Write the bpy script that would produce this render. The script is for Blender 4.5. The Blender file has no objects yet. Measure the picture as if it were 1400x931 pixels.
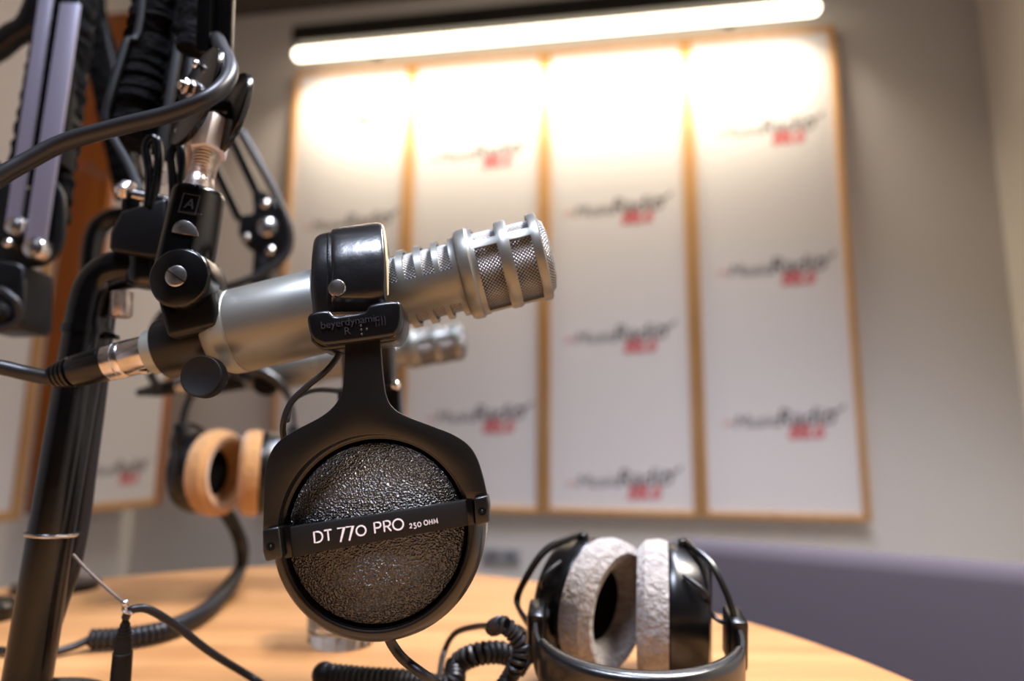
import bpy, bmesh, math, random
from mathutils import Vector, Matrix
random.seed(7)
SC = bpy.context.scene
COL = SC.collection
R = math.radians
# ------------------------------------------------------------------ camera
FPX = 933.0
CAM = Vector((0, 0, .91))
PITCH, ROLL, YAW = R(9.6), R(.6), R(9.5)
FW = Vector((0, math.cos(PITCH), math.sin(PITCH)))
_u0 = Vector((0, -math.sin(PITCH), math.cos(PITCH)))
_r0 = Vector((1, 0, 0))
RT = _r0*math.cos(ROLL) + _u0*math.sin(ROLL)
UP = _u0*math.cos(ROLL) - _r0*math.sin(ROLL)
def ray(x, y): return FW + RT*((x-700)/FPX) - UP*((y-465.5)/FPX)
def P(x, y, d): return CAM + ray(x, y)*d                    # photo point at a depth
def S(x, y, Y):                                             # photo point on the vertical plane at distance Y
    d = ray(x, y); return CAM + d*(Y/d.y)
def T(x, y, z=.75):                                         # photo point on a level plane
    d = ray(x, y); return CAM + d*((z-CAM.z)/d.z)
def onplane(x, y, P0, n):
    d = ray(x, y); return CAM + d*((P0-CAM).dot(n)/d.dot(n))
def ppm(Y, y=440): return Y/ray(700, y).y/FPX               # metres per photo pixel there
cam = bpy.data.cameras.new('camera'); co = bpy.data.objects.new('camera', cam); COL.objects.link(co)
m = Matrix((RT, UP, -FW)).transposed().to_4x4(); m.translation = CAM
co.matrix_world = m
cam.sensor_width = 36; cam.lens = 36*FPX/1400; cam.clip_start = .01; cam.clip_end = 50
cam.dof.use_dof = True; cam.dof.focus_distance = .352; cam.dof.aperture_fstop = 3.3; cam.dof.aperture_blades = 9
SC.camera = co

# ------------------------------------------------------------------ materials
def nodes(name):
    m = bpy.data.materials.new(name); m.use_nodes = True
    nt = m.node_tree; b = nt.nodes['Principled BSDF']
    return m, nt, b
def lin(c):
    return tuple((v/12.92 if v <= .04045 else ((v+.055)/1.055)**2.4) for v in (x/255 for x in c)) + (1,)
def mat(name, col, rough=.5, metal=0., bump=None, var=None, spec=.5, sheen=0, coat=0):
    """col: sRGB 0-255; bump=(scale, strength, distance); var=(scale, amount)"""
    m, nt, b = nodes(name)
    c = lin(col)
    b.inputs['Base Color'].default_value = c
    b.inputs['Roughness'].default_value = rough
    b.inputs['Metallic'].default_value = metal
    b.inputs['Specular IOR Level'].default_value = spec
    b.inputs['Sheen Weight'].default_value = sheen
    b.inputs['Coat Weight'].default_value = coat
    tc = nt.nodes.new('ShaderNodeTexCoord')
    if var:
        n = nt.nodes.new('ShaderNodeTexNoise'); n.inputs['Scale'].default_value = var[0]; n.inputs['Detail'].default_value = 5
        nt.links.new(tc.outputs['Object'], n.inputs['Vector'])
        r = nt.nodes.new('ShaderNodeMix'); r.data_type = 'RGBA'
        k = var[1]
        r.inputs['A'].default_value = tuple(v*(1-k) for v in c[:3]) + (1,)
        r.inputs['B'].default_value = tuple(min(1, v*(1+k)) for v in c[:3]) + (1,)
        nt.links.new(n.outputs['Fac'], r.inputs['Factor']); nt.links.new(r.outputs['Result'], b.inputs['Base Color'])
        rr = nt.nodes.new('ShaderNodeMapRange'); rr.inputs['To Min'].default_value = max(.02, rough*.8); rr.inputs['To Max'].default_value = min(1, rough*1.25)
        nt.links.new(n.outputs['Fac'], rr.inputs['Value']); nt.links.new(rr.outputs['Result'], b.inputs['Roughness'])
    if bump:
        n2 = nt.nodes.new('ShaderNodeTexNoise'); n2.inputs['Scale'].default_value = bump[0]; n2.inputs['Detail'].default_value = 4
        nt.links.new(tc.outputs['Object'], n2.inputs['Vector'])
        bp = nt.nodes.new('ShaderNodeBump'); bp.inputs['Strength'].default_value = bump[1]; bp.inputs['Distance'].default_value = bump[2]
        nt.links.new(n2.outputs['Fac'], bp.inputs['Height']); nt.links.new(bp.outputs['Normal'], b.inputs['Normal'])
    return m
def wood(name, c1, c2, stretch, scale, rough=.4):
    m, nt, b = nodes(name)
    tc = nt.nodes.new('ShaderNodeTexCoord'); mp = nt.nodes.new('ShaderNodeMapping'); mp.inputs['Scale'].default_value = stretch
    n = nt.nodes.new('ShaderNodeTexNoise'); n.inputs['Scale'].default_value = scale; n.inputs['Detail'].default_value = 8; n.inputs['Distortion'].default_value = .4
    cr = nt.nodes.new('ShaderNodeValToRGB')
    cr.color_ramp.elements[0].position = .32; cr.color_ramp.elements[1].position = .7
    cr.color_ramp.elements[0].color = lin(c1); cr.color_ramp.elements[1].color = lin(c2)
    nt.links.new(tc.outputs['Object'], mp.inputs['Vector']); nt.links.new(mp.outputs['Vector'], n.inputs['Vector'])
    nt.links.new(n.outputs['Fac'], cr.inputs['Fac']); nt.links.new(cr.outputs['Color'], b.inputs['Base Color'])
    b.inputs['Roughness'].default_value = rough
    return m
def dots(name, col, scale, rough, metal, depth, hole):
    """woven / perforated metal: raised round beads on a square lattice in UV millimetres"""
    m, nt, b = nodes(name)
    uv = nt.nodes.new('ShaderNodeUVMap'); mp = nt.nodes.new('ShaderNodeMapping'); mp.inputs['Rotation'].default_value = (0, 0, R(45)); mp.inputs['Scale'].default_value = (scale,)*3
    v = nt.nodes.new('ShaderNodeTexVoronoi'); v.voronoi_dimensions = '2D'; v.inputs['Randomness'].default_value = 0; v.inputs['Scale'].default_value = 1
    nt.links.new(uv.outputs['UV'], mp.inputs['Vector']); nt.links.new(mp.outputs['Vector'], v.inputs['Vector'])
    cr = nt.nodes.new('ShaderNodeValToRGB'); cr.color_ramp.elements[0].position = .22; cr.color_ramp.elements[1].position = .55
    cr.color_ramp.elements[0].color = lin(col); cr.color_ramp.elements[1].color = lin(hole)
    nt.links.new(v.outputs['Distance'], cr.inputs['Fac']); nt.links.new(cr.outputs['Color'], b.inputs['Base Color'])
    bp = nt.nodes.new('ShaderNodeBump'); bp.invert = True; bp.inputs['Strength'].default_value = 1; bp.inputs['Distance'].default_value = depth
    nt.links.new(v.outputs['Distance'], bp.inputs['Height']); nt.links.new(bp.outputs['Normal'], b.inputs['Normal'])
    b.inputs['Roughness'].default_value = rough; b.inputs['Metallic'].default_value = metal
    return m
def grain(name, col, scale, rough, strength, dist, spec=.5):
    m, nt, b = nodes(name)
    tc = nt.nodes.new('ShaderNodeTexCoord')
    v = nt.nodes.new('ShaderNodeTexVoronoi'); v.feature = 'SMOOTH_F1'; v.inputs['Scale'].default_value = scale; v.inputs['Smoothness'].default_value = .35
    n = nt.nodes.new('ShaderNodeTexNoise'); n.inputs['Scale'].default_value = scale*.55; n.inputs['Detail'].default_value = 3
    mx = nt.nodes.new('ShaderNodeVectorMath'); mx.operation = 'ADD'
    sc = nt.nodes.new('ShaderNodeVectorMath'); sc.operation = 'SCALE'; sc.inputs['Scale'].default_value = .9/scale
    nt.links.new(tc.outputs['Object'], n.inputs['Vector']); nt.links.new(n.outputs['Color'], sc.inputs[0])
    nt.links.new(tc.outputs['Object'], mx.inputs[0]); nt.links.new(sc.outputs['Vector'], mx.inputs[1]); nt.links.new(mx.outputs['Vector'], v.inputs['Vector'])
    bp = nt.nodes.new('ShaderNodeBump'); bp.inputs['Strength'].default_value = strength; bp.inputs['Distance'].default_value = dist
    nt.links.new(v.outputs['Distance'], bp.inputs['Height']); nt.links.new(bp.outputs['Normal'], b.inputs['Normal'])
    b.inputs['Base Color'].default_value = lin(col); b.inputs['Roughness'].default_value = rough; b.inputs['Specular IOR Level'].default_value = spec
    return m
M = {}
M['wall'] = mat('wall_paint', (222, 218, 216), .9, var=(3, .03), bump=(180, .15, .001))
M['wall_lit'] = mat('cream_lit_wall', (246, 240, 228), .9, var=(3, .03), bump=(180, .15, .001))  # right wall: its stronger lighting is put into a paler colour
M['wall_dark'] = mat('dark_unseen_wall', (58, 52, 50), .95, var=(8, .1), bump=(90, .5, .004))  # unseen back wall, made dark to cut the light bouncing round the room
M['ceiling'] = mat('ceiling_paint', (84, 76, 68), .95, var=(2, .04))
M['floor'] = mat('floor_carpet', (78, 74, 74), .95, bump=(300, .6, .004), var=(60, .15))
M['oak'] = wood('oak_frame', (192, 142, 88), (216, 170, 116), (9, 9, .7), 3.5, .45)
M['oak_shaded'] = wood('oak_shaded_side', (176, 100, 30), (200, 122, 46), (9, 9, .7), 3.5, .45)  # same oak, darkened: shade on the frame sides put into the colour
M['beech'] = wood('beech_table', (158, 110, 66), (188, 140, 91), (.8, 9, 9), 2.6, .42)
M['board'] = mat('white_board', (228, 225, 229), .75, bump=(400, .12, .0006))
M['ink'] = mat('black_print', (84, 82, 87), .6)
M['inkred'] = mat('red_print', (214, 104, 110), .6)
M['white'] = mat('white_print', (238, 236, 244), .5)
M['gloss'] = mat('black_gloss_paint', (6, 6, 7), .2, spec=.4, bump=(500, .04, .0004), var=(120, .25))
M['satin'] = mat('black_satin_metal', (8, 8, 10), .34, spec=.35, bump=(900, .08, .0003))
M['plastic'] = mat('black_plastic', (9, 9, 11), .28, spec=.45, bump=(1400, .06, .0003))
M['matte'] = mat('black_matte', (14, 14, 16), .55, spec=.25, bump=(900, .1, .0003))
M['yoke'] = mat('anthracite_yoke', (14, 13, 12), .3, spec=.55, bump=(2500, .06, .0002))
M['leather'] = mat('black_leather', (11, 11, 14), .28, spec=.8, bump=(85, .22, .0016))
M['leather_edge'] = mat('tan_leather_edge', (205, 186, 150), .7, bump=(800, .3, .0004))
M['emboss'] = mat('raised_lettering_lit', (44, 44, 49), .3, bump=(1400, .06, .0003))  # same black as the block, made paler for light caught on its edges
M['dial'] = grain('grained_black_dial', (12, 12, 16), 1000, .2, 1., .0012, .9)
M['silver'] = mat('satin_nickel', (122, 123, 119), .38, .6, bump=(2500, .03, .0002))
M['silver_light'] = mat('satin_nickel_pale', (150, 153, 147), .42, .5)
M['chrome'] = mat('worn_chrome', (205, 200, 198), .24, 1., var=(140, .3), bump=(300, .1, .0004))
M['thread'] = mat('stained_thread', (178, 166, 158), .3, .9, var=(210, .55), bump=(400, .3, .0006))
M['nut'] = mat('grey_zinc', (208, 202, 204), .5, .55)
M['mesh'] = dots('steel_mesh', (176, 176, 178), .62, .35, .8, .0011, (18, 17, 16))
M['rubber'] = mat('black_rubber_cable', (24, 24, 28), .4, spec=.4, bump=(700, .06, .0003))
M['sleeve'] = mat('spring_sleeve_cloth', (4, 4, 5), .85, spec=.08, bump=(70, 1., .01))
M['bar'] = mat('grey_sheen_bar', (128, 126, 144), .36, .35)  # grey bars, tone raised to carry the reflection of light from above
M['chair'] = mat('violet_grey_fabric', (60, 53, 64), .95, bump=(600, .5, .0012), var=(240, .18), sheen=.3)
M['velour'] = mat('silver_velour', (150, 144, 142), .95, bump=(210, 1., .004), var=(170, .6), sheen=.3)
M['velour_tan'] = mat('tan_velour', (172, 126, 76), .95, bump=(150, .6, .003), var=(80, .25), sheen=.4)
M['velour_dark'] = mat('dark_velour', (62, 52, 44), .95, bump=(350, .9, .003), sheen=.3)
M['foam'] = mat('driver_foam', (9, 9, 9), .95, spec=.1, bump=(500, .5, .001))
M['housing'] = mat('lamp_housing', (52, 51, 48), .45, .3)
M['steel'] = mat('brushed_steel_leg', (150, 150, 154), .35, .9)
M['wire'] = mat('dull_steel_wire', (96, 86, 78), .55, .5, bump=(600, .2, .0003))
M['outlet'] = mat('outlet_grey', (118, 118, 122), .6)
M['socket'] = mat('socket_grey', (158, 158, 162), .5)
m, nt, b = nodes('lamp_diffuser'); M['lamp'] = m
b.inputs['Base Color'].default_value = (.9, .88, .8, 1); b.inputs['Emission Color'].default_value = (1, .87, .66, 1); b.inputs['Emission Strength'].default_value = 7
m, nt, b = nodes('clear_glass'); M['glass'] = m
b.inputs['Transmission Weight'].default_value = 1; b.inputs['Roughness'].default_value = .02; b.inputs['IOR'].default_value = 1.48

# ------------------------------------------------------------------ mesh helpers
def smooth(pts, n=8, closed=False):
    pts = [Vector(p) for p in pts]; out = []
    N = len(pts)
    rng = range(N if closed else N-1)
    for i in rng:
        if closed: p0, p1, p2, p3 = pts[i-1], pts[i], pts[(i+1) % N], pts[(i+2) % N]
        else: p0, p1, p2, p3 = pts[max(i-1, 0)], pts[i], pts[i+1], pts[min(i+2, N-1)]
        for k in range(n):
            t = k/n
            out.append(.5*((2*p1) + (p2-p0)*t + (2*p0-5*p1+4*p2-p3)*t*t + (3*p1-p0-3*p2+p3)*t**3))
    if not closed: out.append(pts[-1])
    return out
def frames(pts, up=None):
    """parallel-transport frames"""
    tang = []
    for i in range(len(pts)):
        t = pts[min(i+1, len(pts)-1)] - pts[max(i-1, 0)]
        tang.append(t.normalized() if t.length > 1e-9 else Vector((0, 0, 1)))
    a = up or (Vector((0, 0, 1)) if abs(tang[0].z) < .9 else Vector((1, 0, 0)))
    s = tang[0].cross(a).normalized(); fr = []
    for t in tang:
        s = (s - t*s.dot(t))
        s = s.normalized() if s.length > 1e-6 else t.orthogonal().normalized()
        fr.append((t, s, t.cross(s)))
    return fr
class MB:
    def __init__(self):
        self.bm = bmesh.new(); self.bm.loops.layers.uv.new('UVMap'); self.mats = []
    def _mi(self, m):
        if m not in self.mats: self.mats.append(m)
        return self.mats.index(m)
    def _add(self, tb, m, bevel=0, seg=2, angle=30, X=None):
        bmesh.ops.recalc_face_normals(tb, faces=tb.faces)
        if bevel > 0:
            es = [e for e in tb.edges if len(e.link_faces) == 2 and e.calc_face_angle(0) > R(angle)]
            if es: bmesh.ops.bevel(tb, geom=es, offset=bevel, segments=seg, profile=.5, affect='EDGES', clamp_overlap=True)
        if X is not None: bmesh.ops.transform(tb, matrix=X, verts=tb.verts)
        mi = self._mi(m)
        for f in tb.faces: f.material_index = mi
        me = bpy.data.meshes.new('tmp'); tb.to_mesh(me); tb.free()
        self.bm.from_mesh(me); bpy.data.meshes.remove(me)
        return self
    def box(self, m, c, size, bevel=0, X=None, rot=None, seg=2):
        tb = bmesh.new(); bmesh.ops.create_cube(tb, size=1)
        bmesh.ops.scale(tb, vec=size, verts=tb.verts)
        if rot is not None: bmesh.ops.transform(tb, matrix=rot, verts=tb.verts)
        bmesh.ops.translate(tb, vec=c, verts=tb.verts)
        return self._add(tb, m, bevel, seg, X=X)
    def bar(self, m, a, b, w, h, side=None, bevel=0, X=None):
        """rectangular bar from a to b; w along side, h across"""
        a, b = Vector(a), Vector(b); t = (b-a).normalized()
        s = Vector(side) if side is not None else t.orthogonal(); s = (s - t*s.dot(t)).normalized(); n = t.cross(s)
        rot = Matrix((s, n, t)).transposed().to_4x4()
        return self.box(m, (a+b)/2, (w, h, (b-a).length), bevel, X, rot)
    def lathe(self, m, a, b, prof, seg=48, X=None, uvscale=1000, bevel=0, cap=True, post=None):
        """profile: (metres along axis from a towards b, radius)"""
        a, b = Vector(a), Vector(b); t = (b-a).normalized()
        s = t.orthogonal().normalized() if abs(t.y) > .95 or abs(t.x) < .2 else t.cross(Vector((0, 0, 1))).normalized()
        n = t.cross(s)
        tb = bmesh.new(); uv = tb.loops.layers.uv.new('UVMap'); rings = []
        for (d, r) in prof:
            c = a + t*d
            if r < 1e-7: rings.append([tb.verts.new(c)])
            else: rings.append([tb.verts.new(c + (s*math.cos(2*math.pi*k/seg) + n*math.sin(2*math.pi*k/seg))*r) for k in range(seg)])
        rm = max(r for _, r in prof); L = 0
        for i in range(len(rings)-1):
            A, B = rings[i], rings[i+1]; (d0, r0), (d1, r1) = prof[i], prof[i+1]
            L1 = L + math.hypot(d1-d0, r1-r0)
            for k in range(seg):
                k2 = (k+1) % seg; q = None
                u0, u1 = 2*math.pi*k/seg*rm*uvscale, 2*math.pi*(k+1)/seg*rm*uvscale
                if len(A) == 1 and len(B) == 1: continue
                if len(A) == 1: q = tb.faces.new((A[0], B[k], B[k2])); uvs = ((u0, L), (u0, L1), (u1, L1))
                elif len(B) == 1: q = tb.faces.new((A[k], B[0], A[k2])); uvs = ((u0, L), (u0, L1), (u1, L))
                else: q = tb.faces.new((A[k], B[k], B[k2], A[k2])); uvs = ((u0, L), (u0, L1), (u1, L1), (u1, L))
                for lp, (uu, vv) in zip(q.loops, uvs): lp[uv].uv = (uu, vv*uvscale)
            L = L1
        if cap:
            for rg in (rings[0], rings[-1]):
                if len(rg) > 2: tb.faces.new(rg)
        if post:
            for v in tb.verts: post(v)
        return self._add(tb, m, bevel, X=X)
    def tube(self, m, pts, r, seg=12, X=None, closed=False, up=None):
        pts = [Vector(p) for p in pts]; fr = frames(pts, up); N = len(pts)
        rr = r if isinstance(r, (list, tuple)) else [r]*N
        tb = bmesh.new(); rings = []
        for i, p in enumerate(pts):
            t, s, n = fr[i]
            rings.append([tb.verts.new(p + (s*math.cos(2*math.pi*k/seg) + n*math.sin(2*math.pi*k/seg))*rr[i]) for k in range(seg)])
        for i in range(N if closed else N-1):
            A, B = rings[i], rings[(i+1) % N]
            for k in range(seg): tb.faces.new((A[k], B[k], B[(k+1) % seg], A[(k+1) % seg]))
        if not closed:
            tb.faces.new(rings[0]); tb.faces.new(rings[-1])
        return self._add(tb, m, X=X)
    def strip(self, m, pts, side, w, th, power=4, seg=24, X=None, inner=None):
        """padded strip with a rounded-rectangle section swept along pts; w, th may be lists"""
        pts = [Vector(p) for p in pts]; N = len(pts)
        ww = w if isinstance(w, list) else [w]*N; tt = th if isinstance(th, list) else [th]*N
        tb = bmesh.new(); rings = []
        for i, p in enumerate(pts):
            t = (pts[min(i+1, N-1)] - pts[max(i-1, 0)]).normalized()
            s = side[i] if isinstance(side, list) else Vector(side); s = (s - t*s.dot(t)).normalized(); n = s.cross(t)
            rg = []
            for k in range(seg):
                a = 2*math.pi*k/seg; c, q = math.cos(a), math.sin(a)
                x = math.copysign(abs(c)**(2/power), c)*ww[i]/2; y = math.copysign(abs(q)**(2/power), q)*tt[i]/2
                rg.append(tb.verts.new(p + s*x + n*y))
            rings.append(rg)
        for i in range(N-1):
            A, B = rings[i], rings[i+1]
            for k in range(seg): tb.faces.new((A[k], B[k], B[(k+1) % seg], A[(k+1) % seg]))
        tb.faces.new(rings[0]); tb.faces.new(rings[-1])
        return self._add(tb, m, X=X)
    def poly(self, m, pts, vec, bevel=0, seg=2, X=None):
        """flat outline (3-D points) pushed out along vec"""
        tb = bmesh.new(); vs = [tb.verts.new(Vector(p)) for p in pts]
        f = tb.faces.new(vs); ex = bmesh.ops.extrude_face_region(tb, geom=[f])
        bmesh.ops.translate(tb, vec=Vector(vec), verts=[e for e in ex['geom'] if isinstance(e, bmesh.types.BMVert)])
        bmesh.ops.recalc_face_normals(tb, faces=tb.faces)
        if bevel > 0:
            es = [e for e in tb.edges if e.calc_face_angle(0) > R(60)]
            bmesh.ops.bevel(tb, geom=es, offset=bevel, segments=seg, profile=.5, affect='EDGES', clamp_overlap=True)
        big = [f for f in tb.faces if len(f.verts) > 4]
        bmesh.ops.triangulate(tb, faces=big)
        return self._add(tb, m, X=X)
    def pp(self, m, px, Y, th, bevel=0, seg=2, n=0):
        """outline in photo points standing on the vertical plane Y, th thick away from the lens"""
        pts = [S(x, y, Y) for x, y in px]
        if n: pts = smooth(pts, n, True)
        return self.poly(m, pts, (0, th, 0), bevel, seg)
    def ball(self, m, c, r, scale=(1, 1, 1), X=None, u=20, v=12):
        tb = bmesh.new(); bmesh.ops.create_uvsphere(tb, u_segments=u, v_segments=v, radius=r)
        bmesh.ops.scale(tb, vec=scale, verts=tb.verts); bmesh.ops.translate(tb, vec=c, verts=tb.verts)
        return self._add(tb, m, X=X)
    def text(self, m, body, X, size, depth=.0002, shear=0, align='CENTER', off=0):
        cu = bpy.data.curves.new('t', 'FONT'); cu.body = body; cu.size = size; cu.extrude = depth; cu.align_x = align; cu.align_y = 'CENTER'; cu.shear = shear; cu.resolution_u = 3; cu.offset = off
        o = bpy.data.objects.new('t', cu); COL.objects.link(o)
        bpy.context.view_layer.update()
        me = bpy.data.meshes.new_from_object(o.evaluated_get(bpy.context.evaluated_depsgraph_get()))
        tb = bmesh.new(); tb.from_mesh(me); bpy.data.objects.remove(o); bpy.data.curves.remove(cu); bpy.data.meshes.remove(me)
        return self._add(tb, m, X=X)
    def ribbon(self, m, pts, w, n, depth):
        """flat pen stroke raised depth along n"""
        pts = [Vector(p) for p in pts]; N = len(pts)
        closed = (pts[0]-pts[-1]).length < 1e-7
        tb = bmesh.new(); L = []
        for i, p in enumerate(pts):
            a = pts[i-1] if i > 0 else (pts[-2] if closed else p); b_ = pts[i+1] if i < N-1 else (pts[1] if closed else p)
            t = (b_-a).normalized(); s = t.cross(n).normalized()
            k = 1.
            if 0 < i < N-1:
                d1 = (p-a).normalized(); k = 1/max(.5, abs(t.dot(d1)))
            L.append([tb.verts.new(p + s*w/2*k + n*h) for h in (0, depth)] + [tb.verts.new(p - s*w/2*k + n*h) for h in (depth, 0)])
        for i in range(N-1):
            for k in range(4): tb.faces.new((L[i][k], L[i+1][k], L[i+1][(k+1) % 4], L[i][(k+1) % 4]))
        tb.faces.new(L[0]); tb.faces.new(L[-1])
        return self._add(tb, m)
    def build(self, name, parent=None, base=False, origin=None, sharp=38):
        bmesh.ops.recalc_face_normals(self.bm, faces=self.bm.faces) if False else None
        for f in self.bm.faces: f.smooth = True
        for e in self.bm.edges:
            if len(e.link_faces) == 2 and e.calc_face_angle(0) > R(sharp): e.smooth = False
        lo = Vector((1e9,)*3); hi = -lo
        for v in self.bm.verts:
            for i in range(3): lo[i] = min(lo[i], v.co[i]); hi[i] = max(hi[i], v.co[i])
        c = Vector(origin) if origin is not None else Vector(((lo.x+hi.x)/2, (lo.y+hi.y)/2, lo.z if base or parent is None else (lo.z+hi.z)/2))
        bmesh.ops.translate(self.bm, vec=-c, verts=self.bm.verts)
        me = bpy.data.meshes.new(name); self.bm.to_mesh(me); self.bm.free()
        for m in self.mats: me.materials.append(m)
        o = bpy.data.objects.new(name, me); COL.objects.link(o)
        WLOC[o.name] = c
        if parent is not None:
            o.parent = parent; o.location = c - WLOC[parent.name]
        else: o.location = c
        return o
WLOC = {}
def tag(o, label, cat, group=None):
    o['label'] = label; o['category'] = cat
    if group: o['group'] = group
    return o
def thing(name, loc, label, cat, group=None):
    o = bpy.data.objects.new(name, None); COL.objects.link(o); o.location = loc; o.empty_display_size = .05
    WLOC[o.name] = Vector(loc)
    return tag(o, label, cat, group)
def struct(mb, name):
    o = mb.build(name); o['kind'] = 'structure'; return o
def coil(path, Rr, pitch, n=10):
    """helix wound about a smooth path"""
    pts = smooth(path, 24)
    L = [0]
    for i in range(1, len(pts)): L.append(L[-1] + (pts[i]-pts[i-1]).length)
    fr = frames(pts); out = []
    tot = int(L[-1]/pitch*n); j = 0
    for k in range(tot+1):
        s = L[-1]*k/tot
        while j < len(L)-2 and L[j+1] < s: j += 1
        f = (s-L[j])/max(1e-9, L[j+1]-L[j]); p = pts[j].lerp(pts[j+1], f)
        t, a, b_ = fr[j]; ang = 2*math.pi*k/n
        out.append(p + (a*math.cos(ang) + b_*math.sin(ang))*Rr)
    return out
VX, VY, VZ = Vector((1, 0, 0)), Vector((0, 1, 0)), Vector((0, 0, 1))

# ------------------------------------------------------------------ the room
cy, sy = math.cos(YAW), math.sin(YAW)
Wd = Vector((cy, -sy, 0)); Nd = Vector((sy, cy, 0))          # along the far wall, into the far wall
PF = Vector((0, 2.7, 0))                                     # the front of the panels passes here
def wp(s, off, z): return PF + Wd*s + Nd*off + VZ*z          # room coordinates: along, towards wall, up
RM = Matrix((Wd, Nd, VZ)).transposed().to_4x4()
SL, SRR, NB, CEIL = -1.66, 1.855, -5.2, 2.98
WALL = .06
def rbox(mb, m, s0, s1, n0, n1, z0, z1, bevel=0):
    return mb.box(m, wp((s0+s1)/2, (n0+n1)/2, (z0+z1)/2), (s1-s0, n1-n0, z1-z0), bevel, rot=RM)
struct(rbox(MB(), M['wall'], SL-.1, SRR+.1, WALL, WALL+.1, 0, CEIL), 'wall_far')
struct(rbox(MB(), M['wall'], SL-.1, SL, NB, WALL, 0, CEIL), 'wall_left')
struct(rbox(MB(), M['wall_lit'], SRR, SRR+.1, NB, WALL, 0, CEIL), 'wall_right')
struct(rbox(MB(), M['wall_dark'], SL-.1, SRR+.1, NB-.1, NB, 0, CEIL), 'wall_back')
struct(rbox(MB(), M['floor'], SL-.1, SRR+.1, NB-.1, WALL+.1, -.05, 0), 'floor')
struct(rbox(MB(), M['ceiling'], SL-.1, SRR+.1, NB-.1, WALL+.1, CEIL, CEIL+.05), 'ceiling')
for nm, a in (('baseboard_far', (SL, SRR, WALL-.015, WALL-.001, .001, .08)), ('baseboard_right', (SRR-.015, SRR-.001, NB, WALL-.02, .001, .08))):
    struct(rbox(MB(), M['oak'], *a), nm)

# ------------------------------------------------------------------ logo panels
def logo(par, O, ex, en, w, nm='logo'):
    """printed two-word logo w wide: O centre, ex along, en out of the board"""
    up = VZ
    X = Matrix((ex, up, en)).transposed().to_4x4(); X.translation = O
    k = w/.45
    mb = MB(); rot = Matrix.Rotation(R(3.2), 4, 'Z')
    mb.text(M['ink'], 'Music', X @ rot @ Matrix.Translation((-.105*k, -.006*k, .0006)), .07*k, .0003, .25)
    mb.text(M['ink'], 'Radio', X @ rot @ Matrix.Translation((.075*k, .0*k, .0006)), .092*k, .0003, .25, off=.0008)
    mb.ribbon(M['ink'], [X @ Vector(p) for p in smooth([(.15*k, .03*k, .0005), (.18*k, .026*k, .0005), (.205*k, .036*k, .0005), (.218*k, .052*k, .0005)], 5)], .008*k, en, .0003)
    mb.ribbon(M['inkred'], [X @ Vector(p) for p in smooth([(-.222*k, -.03*k, .0005), (-.205*k, -.015*k, .0005), (-.185*k, -.022*k, .0005)], 5)], .006*k, en, .0003)
    mb.text(M['inkred'], '88.6', X @ rot @ Matrix.Translation((.07*k, -.055*k, .0006)), .074*k, .0003, .3, off=.003)
    return mb.build(nm, par)
def panel(name, label, O, ex, en, w, z0, z1, depth, fr, logos, group, deep=None):
    """framed board standing off a wall: O = lower near corner on the front plane, ex along, en = out of the wall"""
    t = thing(name, O + ex*w/2 - en*depth + VZ*(0), label, 'wall panel', group)
    X = Matrix((ex, en, VZ)).transposed().to_4x4()
    def bx(mb, m, a0, a1, d0, d1, h0, h1, bev=0):
        return mb.box(m, O + ex*(a0+a1)/2 + en*(d0+d1)/2 + VZ*((h0+h1)/2 - O.z), (a1-a0, d1-d0, h1-h0), bev, rot=X)
    bx(MB(), M['board'], fr*.6, w-fr*.6, -depth+.004, -.012, z0+fr*.6, z1-fr*.6).build('board', t)
    sidem = deep or M['oak']
    for a0, a1 in ((0, fr), (w-fr, w)): bx(MB(), sidem, a0, a1, -depth, 0, z0, z1, .002).build('stile', t)
    for h0, h1 in ((z0, z0+fr), (z1-fr, z1)): bx(MB(), M['oak'], fr, w-fr, -depth, -.001, h0, h1, .002).build('rail', t)
    for (a, h, lw) in logos: logo(t, O + ex*a + en*-.0118 + VZ*(h - O.z), ex, en, lw)
    return t
ZB, ZT = .692, 2.632
edges = [-1.02, -.462, .128, .715, 1.30]
def sz(x, y):
    p = onplane(x, y, PF, Nd); return (p-PF).dot(Wd), p.z
plog = [[(480, 152), (478, 302), (478, 455), (470, 620)], [(655, 100), (655, 206), (655, 385), (655, 566)],
        [(845, 112), (845, 281), (848, 456), (853, 655)], [(1050, 172), (1063, 363), (1073, 572)]]
plog[1] = [(655, 206), (655, 385), (655, 566)]
plab = ['white logo board in oak frame, leftmost of the four under the long lamp',
        'white logo board behind the silver grille end, second from left under the lamp',
        'white logo board in oak frame, third from left under the long lamp',
        'white logo board in oak frame, rightmost of the four under the long lamp']
for i in range(4):
    s0, s1 = edges[i]+.002, edges[i+1]-.002
    lg = []
    for (x, y) in plog[i]:
        s, z = sz(x, y); lg.append((s-s0, z, .44))
    panel('acoustic_panel', plab[i], wp(s0, 0, ZB), Wd, -Nd, s1-s0, ZB, ZT, WALL-.001, .024, lg, 'logo boards on the far wall')
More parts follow.
